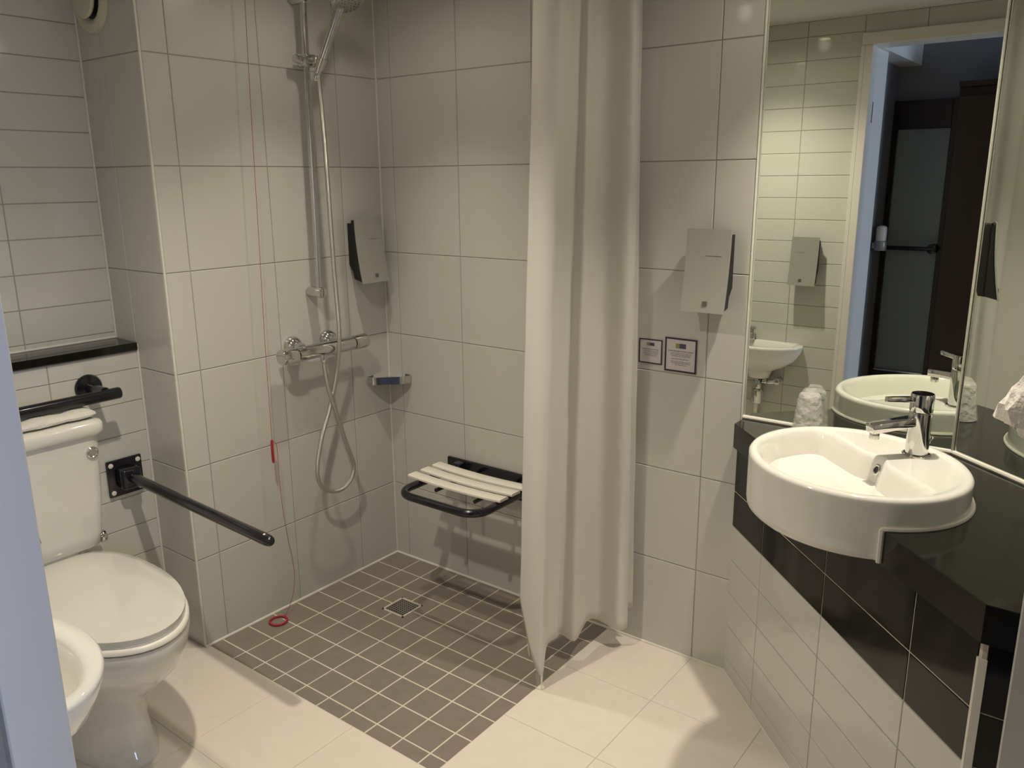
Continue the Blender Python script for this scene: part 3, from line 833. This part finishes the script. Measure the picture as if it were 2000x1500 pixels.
# red pull cord
t = thing('pull_cord', (0.05, -0.56, 0.0), 'thin red emergency pull cord hanging from the ceiling to the shower floor', 'pull cord')
bm = B(); tube(bm, smooth_path([(0.05, -0.550, H), (0.05, -0.555, 1.967), (0.05, -0.566, 1.611), (0.05, -0.575, 1.263), (0.05, -0.584, 0.942), (0.05, -0.588, 0.632)], 4), 0.0008, 6); obj('cord', bm, 'red', t, True)
bm = B(); tube(bm, smooth_path([(0.05, -0.587, 0.635), (0.052, -0.578, 0.625), (0.052, -0.572, 0.60), (0.05, -0.571, 0.452), (0.05, -0.560, 0.30), (0.05, -0.543, 0.18), (0.05, -0.549, 0.086), (0.045, -0.578, 0.012), (0.047, -0.602, 0.004)], 5), 0.0008, 6); obj('lower_cord', bm, 'red', t, True)
bm = B(); tube(bm, [(0.05, -0.5885, 0.637), (0.05, -0.589, 0.628), (0.05, -0.5895, 0.565), (0.05, -0.5895, 0.558)], [0.003, 0.0048, 0.0048, 0.003], 10); obj('grip', bm, 'red', t, True)
bm = B(); tube(bm, [(0.061 + 0.029 * math.cos(2 * PI * k / 28), -0.630 + 0.029 * math.sin(2 * PI * k / 28), 0.0042) for k in range(28)], 0.0040, 8, closed=True); obj('pull_ring', bm, 'red', t, True)

# folding shower seat
t = thing('folding_shower_bench', (0.5, -0.15, 0.44), 'wall-hung folding shower bench with black frame and three white slats', 'shower bench')
bm = B(); box(bm, (0.295, -0.014, 0.372), (0.770, -0.0005, 0.470), 0.006, 2); obj('wall_plate', bm, 'enamel', t)
for x in (0.362, 0.70):
    bm = B(); lathe(bm, [(0.009, 0), (0.009, 0.002), (0.006, 0.004), (0.001, 0.0045)], (x, -0.014, 0.445), (0, -1, 0), 16); obj('screw_cap', bm, 'plastic', t, True)
XA, XBb, YF_, rr = 0.366, 0.706, -0.345, 0.065
path = [(XA, -0.025, 0.448), (XA, YF_ + rr + 0.02, 0.448)]
path += [(XA + rr - rr * math.cos(a), YF_ + rr - rr * math.sin(a), 0.448) for a in [PI / 2 * k / 6 for k in range(7)]]
path += [(XBb - rr + rr * math.sin(a), YF_ + rr - rr * math.cos(a), 0.448) for a in [PI / 2 * k / 6 for k in range(7)]]
path += [(XBb, YF_ + rr + 0.02, 0.448), (XBb, -0.025, 0.448)]
bm = B(); tube(bm, path, 0.0135, 16); obj('frame', bm, 'enamel', t, True)
for x in (0.45, 0.62):
    bm = B(); tube(bm, [(x, -0.02, 0.444), (x, -0.245, 0.444)], 0.007, 10); obj('cross_bar', bm, 'enamel', t, True)
for x in (XA, XBb):
    bm = B(); box(bm, (x - 0.016, -0.05, 0.425), (x + 0.016, -0.013, 0.465), 0.004, 1); obj('hinge_block', bm, 'enamel', t)
for yc in (-0.098, -0.158, -0.221):
    bm = B(); rows = []
    for i in range(17):
        s = i / 16; x = 0.320 + 0.402 * s; dz = -0.006 * (1 - (2 * s - 1) ** 2)
        rows.append([Vector((x, yc + a, 0.4635 + b + dz)) for a, b in ((-0.0225, 0.001), (-0.020, 0.0), (0.020, 0.0), (0.0225, 0.001), (0.0225, 0.007), (0.019, 0.009), (-0.019, 0.009), (-0.0225, 0.007))])
    loft(bm, rows); obj('slat', bm, 'plastic', t, True)

# floor drain
t = thing('floor_drain', (0.333, -0.310, 0), 'square metal drain grate in the grey shower floor', 'drain')
bm = B()
x0, y0, x1, y1 = DR
for lo, hi in (((x0, y0, -0.001), (x1, y0 + 0.006, 0.0022)), ((x0, y1 - 0.006, -0.001), (x1, y1, 0.0022)), ((x0, y0, -0.001), (x0 + 0.006, y1, 0.0022)), ((x1 - 0.006, y0, -0.001), (x1, y1, 0.0022))): box(bm, lo, hi)
obj('drain_frame', bm, 'grout_light', t)
bpart('grate_plate', (x0 + 0.006, y0 + 0.006, -0.001), (x1 - 0.006, y1 - 0.006, 0.0014), 'satin', t, 0.0006)
bm = B()
for i in range(8):
    for j in range(8):
        cxh, cyh = x0 + 0.0145 + i * 0.0102, y0 + 0.0145 + j * 0.0102
        cyl(bm, (cxh, cyh, 0.0005), (cxh, cyh, 0.0017), 0.0034, 8)
ho = obj('drain_holes', bm, 'dark_pl', t); ho['kind'] = 'stuff'

# curtain
CB = [(0.8677, -0.34), (0.952, -0.4), (1.0016, -0.41), (0.971, -0.34), (0.968, -0.283), (0.9535, -0.24), (0.9975, -0.235), (0.9929, -0.19), (0.992, -0.140), (1.0069, -0.1), (1.0726, -0.1), (1.0905, -0.07), (1.0661, -0.045), (1.0903, -0.03)]
CT = [(0.8983, -0.3), (0.9763, -0.37), (1.0287, -0.37), (1.0266, -0.32), (1.004, -0.262), (0.9909, -0.22), (1.017, -0.22), (0.9983, -0.17), (0.984, -0.118), (1.0049, -0.09), (1.0697, -0.095), (1.076, -0.065), (1.0566, -0.04), (1.0647, -0.03)]
HEM = [0.215, 0.105, 0.048, 0.095, 0.096, 0.084, 0.074, 0.082, 0.098, 0.084, 0.072, 0.080, 0.110, 0.125]
cb = smooth_path([(x, y, h) for (x, y), h in zip(CB, HEM)], 8); ctp = smooth_path([(x, y, 0) for x, y in CT], 8)
t = thing('shower_curtain', (1.0, -0.2, 0.05), 'long off-white shower curtain drawn back against the tiled wall', 'shower curtain')
bm = B(); NZ = 70; grid = []
rnd = random.Random(5)
for j in range(NZ + 1):
    row = []
    for i, (pb, pt) in enumerate(zip(cb, ctp)):
        zt = 2.075; z = pb.z + (zt - pb.z) * j / NZ
        f = (z - 0.1) / 1.8
        p = Vector((pb.x, pb.y, 0)).lerp(pt, f)
        wv = 0.0022 * math.sin(z * 5 + i * 0.15) + 0.0008 * math.sin(z * 21 - i * 0.35)
        row.append(bm.verts.new((p.x + wv, min(p.y - wv * 0.6, -0.012), z)))
    grid.append(row)
for j in range(NZ):
    for i in range(len(cb) - 1): bm.faces.new((grid[j][i], grid[j][i + 1], grid[j + 1][i + 1], grid[j + 1][i]))
cu = obj('cloth', bm, 'curtain', t, True, auto=80)
md = cu.modifiers.new('thickness', 'SOLIDIFY'); md.thickness = 0.0012
bm = B(); tube(bm, [(1.0016, -0.41, 0.052), (1.002, -0.4105, 0.02), (1.0025, -0.411, 0.001)], [0.004, 0.0022, 0.001], 6); obj('hem_thread', bm, 'curtain', t)
bm = B(); tube(bm, [(0.935, -0.385, 0.13), (0.936, -0.386, 0.095), (0.940, -0.386, 0.075)], [0.003, 0.0016, 0.0012], 6); obj('hem_thread', bm, 'curtain', t)
t = thing('curtain_rail', (1.0, -0.4, 2.09), 'white curtain rail under the ceiling along the shower edge', 'curtain rail')
bm = B(); box(bm, (0.998, -0.86, 2.092), (1.014, -0.002, 2.110), 0.003, 1); box(bm, (0.0015, -0.868, 2.092), (1.014, -0.852, 2.110), 0.003, 1); obj('track', bm, 'plastic', t)
for yb in (-0.10, -0.45, -0.8):
    bm = B(); cyl(bm, (1.006, yb, 2.11), (1.006, yb, H), 0.006, 10); obj('ceiling_fixing', bm, 'plastic', t)
for k in range(7):
    yk = -0.03 - k * 0.055
    bm = B(); tube(bm, [(1.006, yk + 0.012 * math.cos(a), 2.084 + 0.014 * math.sin(a)) for a in [2 * PI * q / 14 for q in range(14)]], 0.0015, 6, closed=True); obj('curtain_ring', bm, 'plastic', t)

# the two notices
def notice(x0, x1, z0, z1, fw, label, big):
    t = thing('notice', ((x0 + x1) / 2, 0, z0), label, 'notice', 'framed notices on the back wall')
    bm = B(); box(bm, (x0, -0.003, z0), (x1, -0.0006, z1)); pl = obj('board', bm, 'sign', t)
    for nm, lo, hi in (('border', (x0, z0), (x1, z0 + fw)), ('border', (x0, z1 - fw), (x1, z1)), ('border', (x0, z0 + fw), (x0 + fw, z1 - fw)), ('border', (x1 - fw, z0 + fw), (x1, z1 - fw))):
        bm = B(); box(bm, (lo[0], -0.0038, lo[1]), (hi[0], -0.003, hi[1])); obj(nm, bm, 'navy', t)
    W, Hh = x1 - x0, z1 - z0
    def flat(name, a, b, c, d, m):
        bm = B(); box(bm, (x0 + a * W, -0.0036, z0 + c * Hh), (x0 + b * W, -0.003, z0 + d * Hh)); return obj(name, bm, m, pl)
    if big:
        flat('logo_emblem', 0.34, 0.46, 0.70, 0.84, 'green'); flat('logo_name', 0.46, 0.66, 0.70, 0.84, 'purple')
        lines = [(0.10, 0.92, 0.60, 0.028), (0.20, 0.86, 0.545, 0.018), (0.19, 0.84, 0.50, 0.018), (0.22, 0.80, 0.455, 0.018), (0.22, 0.76, 0.37, 0.022), (0.20, 0.82, 0.295, 0.018), (0.22, 0.80, 0.25, 0.018), (0.34, 0.70, 0.20, 0.018)]
    else:
        flat('logo_emblem', 0.34, 0.46, 0.73, 0.85, 'ink'); flat('logo_name', 0.46, 0.66, 0.73, 0.85, 'purple')
        lines = [(0.12, 0.86, 0.57, 0.03), (0.16, 0.84, 0.50, 0.02), (0.16, 0.84, 0.44, 0.02), (0.18, 0.82, 0.38, 0.02), (0.22, 0.78, 0.32, 0.02)]
    rnd = random.Random(int(x0 * 1000))
    for a, b, c, h_ in lines:           # words too small to read: short dashes in rows
        bm = B(); x = a
        while x < b - 0.02:
            wd_ = min(rnd.uniform(0.04, 0.11), b - x)
            box(bm, (x0 + x * W, -0.0034, z0 + c * Hh), (x0 + (x + wd_) * W, -0.003, z0 + (c + h_) * Hh)); x += wd_ + 0.014
        o = obj('text_line', bm, 'ink', pl)
notice(1.070, 1.146, 0.921, 0.995, 0.0035, 'smaller of the two framed notices, next to the curtain', False)
notice(1.155, 1.255, 0.907, 1.007, 0.0048, 'larger framed notice below the soap dispenser', True)

# ================================================================== TOILET CORNER
TY = -1.276
t = thing('toilet', (0.1, TY, 0), 'white close-coupled toilet with closed lid below the black rails', 'toilet')
def dring(xc, af, ab, b, z, n=56, nb=2.6):
    pts = []
    for k in range(n):
        a = 2 * PI * k / n; c, s = math.cos(a), math.sin(a)
        if c >= 0: pts.append(Vector((xc + af * c, TY + b * s, z)))
        else:
            pts.append(Vector((xc - ab * abs(c) ** (2 / nb), TY + b * (1 if s >= 0 else -1) * abs(s) ** (2 / nb), z)))
    return pts
bm = B()
loft(bm, [dring(0.10, 0.270, 0.225, 0.108, 0.0005), dring(0.10, 0.272, 0.225, 0.110, 0.012), dring(0.10, 0.255, 0.215, 0.100, 0.028), dring(0.10, 0.240, 0.210, 0.094, 0.10), dring(0.11, 0.245, 0.215, 0.100, 0.17),
          dring(0.13, 0.280, 0.235, 0.128, 0.225), dring(0.16, 0.325, 0.25, 0.160, 0.29), dring(0.17, 0.345, 0.26, 0.182, 0.345), dring(0.175, 0.350, 0.265, 0.189, 0.385), dring(0.175, 0.346, 0.265, 0.186, 0.396), dring(0.175, 0.320, 0.25, 0.165, 0.3965)])
obj('bowl', bm, 'pan', t, True, auto=60)
bm = B(); box(bm, (XL + 0.002, TY - 0.10, 0.15), (-0.04, TY + 0.10, 0.46), 0.03, 3); obj('pan_neck', bm, 'pan', t, True)
bm = B(); loft(bm, [dring(0.18, 0.335, 0.21, 0.178, 0.3975), dring(0.18, 0.345, 0.215, 0.187, 0.402), dring(0.18, 0.345, 0.215, 0.187, 0.410), dring(0.18, 0.338, 0.21, 0.181, 0.4145)]); obj('seat', bm, 'plastic', t, True, auto=60)
bm = B(); loft(bm, [dring(0.18, 0.335, 0.265, 0.180, 0.416), dring(0.17, 0.343, 0.27, 0.184, 0.420), dring(0.17, 0.345, 0.27, 0.185, 0.427), dring(0.18, 0.336, 0.266, 0.181, 0.4345), dring(0.18, 0.29, 0.24, 0.155, 0.4395), dring(0.18, 0.15, 0.14, 0.085, 0.4425)]); obj('lid', bm, 'pan', t, True, auto=60)
for y in (TY - 0.085, TY + 0.085):
    bm = B(); cyl(bm, (-0.055, y - 0.02, 0.412), (-0.055, y + 0.02, 0.412), 0.012, 14, 0.003); obj('lid_hinge', bm, 'chrome', t, True)
# cistern: tapering tank
def rrect(x0, x1, hw, z, r=0.03, n=6):
    pts = []
    for cx_, cy_, a0 in ((x1 - r, hw - r, 0), (x0 + 0.005, hw - 0.005, PI / 2), (x0 + 0.005, -hw + 0.005, PI), (x1 - r, -hw + r, 3 * PI / 2)):
        rr_ = r if cx_ == x1 - r else 0.005
        for k in range(n): 
            a = a0 + PI / 2 * k / (n - 1); pts.append(Vector((cx_ + rr_ * math.cos(a), TY + cy_ + rr_ * math.sin(a), z)))
    return pts
bm = B(); loft(bm, [rrect(XL + 0.004, -0.044, 0.142, 0.444), rrect(XL + 0.003, -0.036, 0.155, 0.452), rrect(XL + 0.003, -0.033, 0.163, 0.49), rrect(XL + 0.003, -0.030, 0.175, 0.60), rrect(XL + 0.003, -0.028, 0.184, 0.776)]); obj('cistern', bm, 'pan', t, True, auto=50)
bm = B(); loft(bm, [rrect(XL + 0.002, -0.018, 0.190, 0.7765), rrect(XL + 0.002, -0.014, 0.196, 0.783), rrect(XL + 0.002, -0.014, 0.196, 0.806), rrect(XL + 0.002, -0.018, 0.192, 0.813), rrect(XL + 0.006, -0.034, 0.176, 0.8165)]); obj('cistern_lid', bm, 'pan', t, True, auto=50)
bm = B(); lathe(bm, [(0.0165, 0), (0.0165, 0.004), (0.013, 0.007), (0.011, 0.005), (0.001, 0.005)], (-0.0285, -1.124, 0.727), (1, 0, 0), 24); obj('flush_button', bm, 'chrome', t, True)
bm = B()
cyl(bm, (XL + 0.001, -1.108, 0.425), (XL + 0.05, -1.108, 0.425), 0.011, 14, 0.001)
lathe(bm, [(0.022, 0), (0.022, 0.004), (0.010, 0.008)], (XL + 0.001, -1.108, 0.425), (1, 0, 0), 20)
cyl(bm, (XL + 0.05, -1.108, 0.410), (XL + 0.05, -1.108, 0.443), 0.016, 14, 0.003)
cyl(bm, (XL + 0.05, -1.105, 0.425), (XL + 0.05, -1.076, 0.425), 0.011, 12, 0.002)
cyl(bm, (XL + 0.05, -1.084, 0.425), (XL + 0.05, -1.066, 0.425), 0.018, 12, 0.003)
tube(bm, smooth_path([(XL + 0.05, -1.112, 0.44), (XL + 0.05, -1.125, 0.441), (XL + 0.055, -1.15, 0.441)], 5), 0.006, 10)
obj('water_valve', bm, 'chrome', t, True)

# folded towel on the cistern
bm = B(); rows = []
for i in range(25):
    s = i / 24; y = TY + 0.185 - 0.37 * s
    e = 1 - abs(2 * s - 1) ** 14 * 0.55
    w1 = 0.006 * math.sin(s * 21) + 0.003 * math.sin(s * 47 + 1)
    ring = []
    for k in range(18):
        a = 2 * PI * k / 18
        c, sn = math.cos(a), math.sin(a)
        xx = -0.108 + 0.068 * (1 if c > 0 else -1) * abs(c) ** 0.6 * (0.85 + 0.15 * e)
        zz = 0.8297 + 0.0126 * (1 if sn > 0 else -1) * abs(sn) ** 0.7 * e + (w1 * 0.35 if sn > 0 else 0)
        ring.append(Vector((xx + w1 * 0.5, y, max(zz, 0.8172))))
    rows.append(ring)
loft(bm, rows)
tag(obj('folded_towel', bm, 'towel', None, True, loc=(-0.108, TY, 0.8172)), 'folded white cloth lying on top of the toilet cistern', 'towel')

# back rail over the cistern
t = thing('grab_rail', (XL, -1.27, 0.868), 'horizontal black grab rail parallel to the wall above the cistern', 'grab rail')
XB_ = XL + 0.105
bm = B(); tube(bm, [(XB_, -0.992, 0.862), (XB_, -0.9935, 0.862), (XB_, -0.998, 0.862), (XB_, -1.545, 0.862), (XB_, -1.549, 0.862)], [0.012, 0.0155, 0.0172, 0.0172, 0.013], 20); obj('bar', bm, 'enamel', t, True)
for y in (-1.033, -1.51):
    bm = B(); lathe(bm, [(0.040, 0.0005), (0.040, 0.006), (0.036, 0.011), (0.016, 0.014), (0.015, 0.10)], (XL, y, 0.869), (1, 0, 0), 32); obj('wall_flange', bm, 'enamel', t, True)
# hinged arm rail
t = thing('fold_down_rail', (XL, -0.963, 0.575), 'black hinged support arm sticking out beside the toilet', 'grab rail')
bm = B(); box(bm, (XL + 0.0005, -1.016, 0.514), (XL + 0.010, -0.905, 0.631), 0.004, 2); pla = obj('wall_plate', bm, 'enamel', t, True)
for y, z in ((-1.004, 0.617), (-0.918, 0.617), (-1.004, 0.529), (-0.918, 0.529)):
    bm = B(); lathe(bm, [(0.0075, 0), (0.0075, 0.002), (0.004, 0.0035), (0.001, 0.0035)], (XL + 0.010, y, z), (1, 0, 0), 14); obj('screw_cap', bm, 'plastic', pla, True)
bm = B(); box(bm, (XL + 0.010, -0.993, 0.540), (XL + 0.055, -0.930, 0.608), 0.012, 3); obj('hinge_housing', bm, 'enamel', t, True)
bm = B(); tube(bm, smooth_path([(XL + 0.030, -0.961, 0.577), (XL + 0.10, -0.963, 0.577), (0.2, -0.975, 0.574), (0.552, -0.986, 0.569)], 4) + [Vector((0.566, -0.9865, 0.569)), Vector((0.571, -0.9865, 0.569))], [0.0158] * 13 + [0.0135, 0.010], 20)
arm = obj('arm', bm, 'enamel', t, True)
bm = B(); lathe(bm, [(0.0035, 0), (0.003, 0.0015), (0.001, 0.002)], (0.548, -0.990, 0.5845), (0, -0.2, 1), 10); obj('rivet', bm, 'plastic', arm, True)

# extractor valve high in the recess
t = thing('air_vent', (-0.215, YA, 1.945), 'round cream air vent high on the wall beside the toilet', 'air vent')
bm = B(); lathe(bm, [(0.050, 0.0005), (0.050, 0.004), (0.062, 0.014), (0.076, 0.016), (0.086, 0.010), (0.088, 0.0005)], (-0.215, YA, 1.952), (0, -1, 0), 40, False, False); obj('outer_ring', bm, 'cream_pl', t, True)
bm = B(); lathe(bm, [(0.049, 0.0), (0.049, 0.0015)], (-0.215, YA, 1.952), (0, -1, 0), 32); obj('throat', bm, 'dark_pl', t)
bm = B(); lathe(bm, [(0.010, 0.001), (0.010, 0.016), (0.048, 0.018), (0.052, 0.024), (0.048, 0.029), (0.001, 0.033)], (-0.215, YA, 1.952), (0, -1, 0), 36); obj('centre_disc', bm, 'cream_pl', t, True)

# small hand basin on the door wall
HX = 0.795
t = thing('hand_basin', (HX, YB, 0.45), 'small white hand basin hung on the wall beside the doorway', 'hand basin')
def hring(a, b, yc, z, n=56):
    pts = []
    for k in range(n):
        th = 2 * PI * k / n
        pts.append(Vector((HX + a * math.cos(th), max(yc + b * math.sin(th), YB + 0.0012), z)))
    return pts
yc = -1.700
bm = B()
loft(bm, [hring(0.05, 0.035, yc - 0.035, 0.490), hring(0.062, 0.045, yc - 0.030, 0.520), hring(0.075, 0.06, yc - 0.02, 0.535), hring(0.13, 0.09, yc - 0.01, 0.560), hring(0.185, 0.125, yc, 0.600), hring(0.208, 0.142, yc, 0.640), hring(0.2145, 0.148, yc, 0.662), hring(0.2145, 0.148, yc, 0.668), hring(0.210, 0.144, yc, 0.673), hring(0.185, 0.086, yc + 0.026, 0.6735),
          hring(0.174, 0.077, yc + 0.028, 0.668), hring(0.163, 0.070, yc + 0.028, 0.645), hring(0.135, 0.058, yc + 0.026, 0.605), hring(0.08, 0.04, yc + 0.02, 0.570), hring(0.02, 0.015, yc + 0.015, 0.562)])
obj('bowl', bm, 'ceramic', t, True, auto=60)
bm = B(); lathe(bm, [(0.014, 0), (0.014, 0.03), (0.011, 0.034), (0.011, 0.052), (0.018, 0.054), (0.018, 0.064), (0.012, 0.068)], (HX - 0.05, YB + 0.03, 0.6735), seg=20)
tube(bm, smooth_path([(HX - 0.05, YB + 0.03, 0.700), (HX - 0.048, YB + 0.06, 0.712), (HX - 0.045, YB + 0.085, 0.702), (HX - 0.045, YB + 0.09, 0.69)], 4), 0.008, 12); obj('pillar_tap', bm, 'chrome', t, True)
bm = B(); cyl(bm, (HX, yc - 0.035, 0.425), (HX, yc - 0.035, 0.490), 0.018, 18, 0.002); lathe(bm, [(0.027, 0.36), (0.029, 0.365), (0.029, 0.425), (0.024, 0.43)], (HX, yc - 0.035, 0), seg=24)
tube(bm, smooth_path([(HX + 0.02, yc - 0.035, 0.47), (HX + 0.06, yc - 0.04, 0.472), (HX + 0.09, YB + 0.02, 0.478), (HX + 0.09, YB + 0.002, 0.478)], 5), 0.013, 14); obj('bottle_trap', bm, 'chrome', t, True)
bm = B(); cyl(bm, (HX + 0.035, YB + 0.05, 0.478), (HX + 0.05, YB + 0.05, 0.478), 0.016, 14, 0.003); cyl(bm, (HX + 0.10, YB + 0.002, 0.486), (HX + 0.10, YB + 0.04, 0.486), 0.011, 12, 0.001); cyl(bm, (HX + 0.10, YB + 0.04, 0.486), (HX + 0.10, YB + 0.065, 0.486), 0.017, 14, 0.003); obj('stop_valve', bm, 'chrome', t, True)
bm = B(); tube(bm, [(HX - 0.005, yc - 0.035, 0.36), (HX - 0.005, yc - 0.035, 0.30), (HX - 0.005, YB + 0.002, 0.29)], 0.011, 12); obj('waste_pipe', bm, 'plastic', t, True)
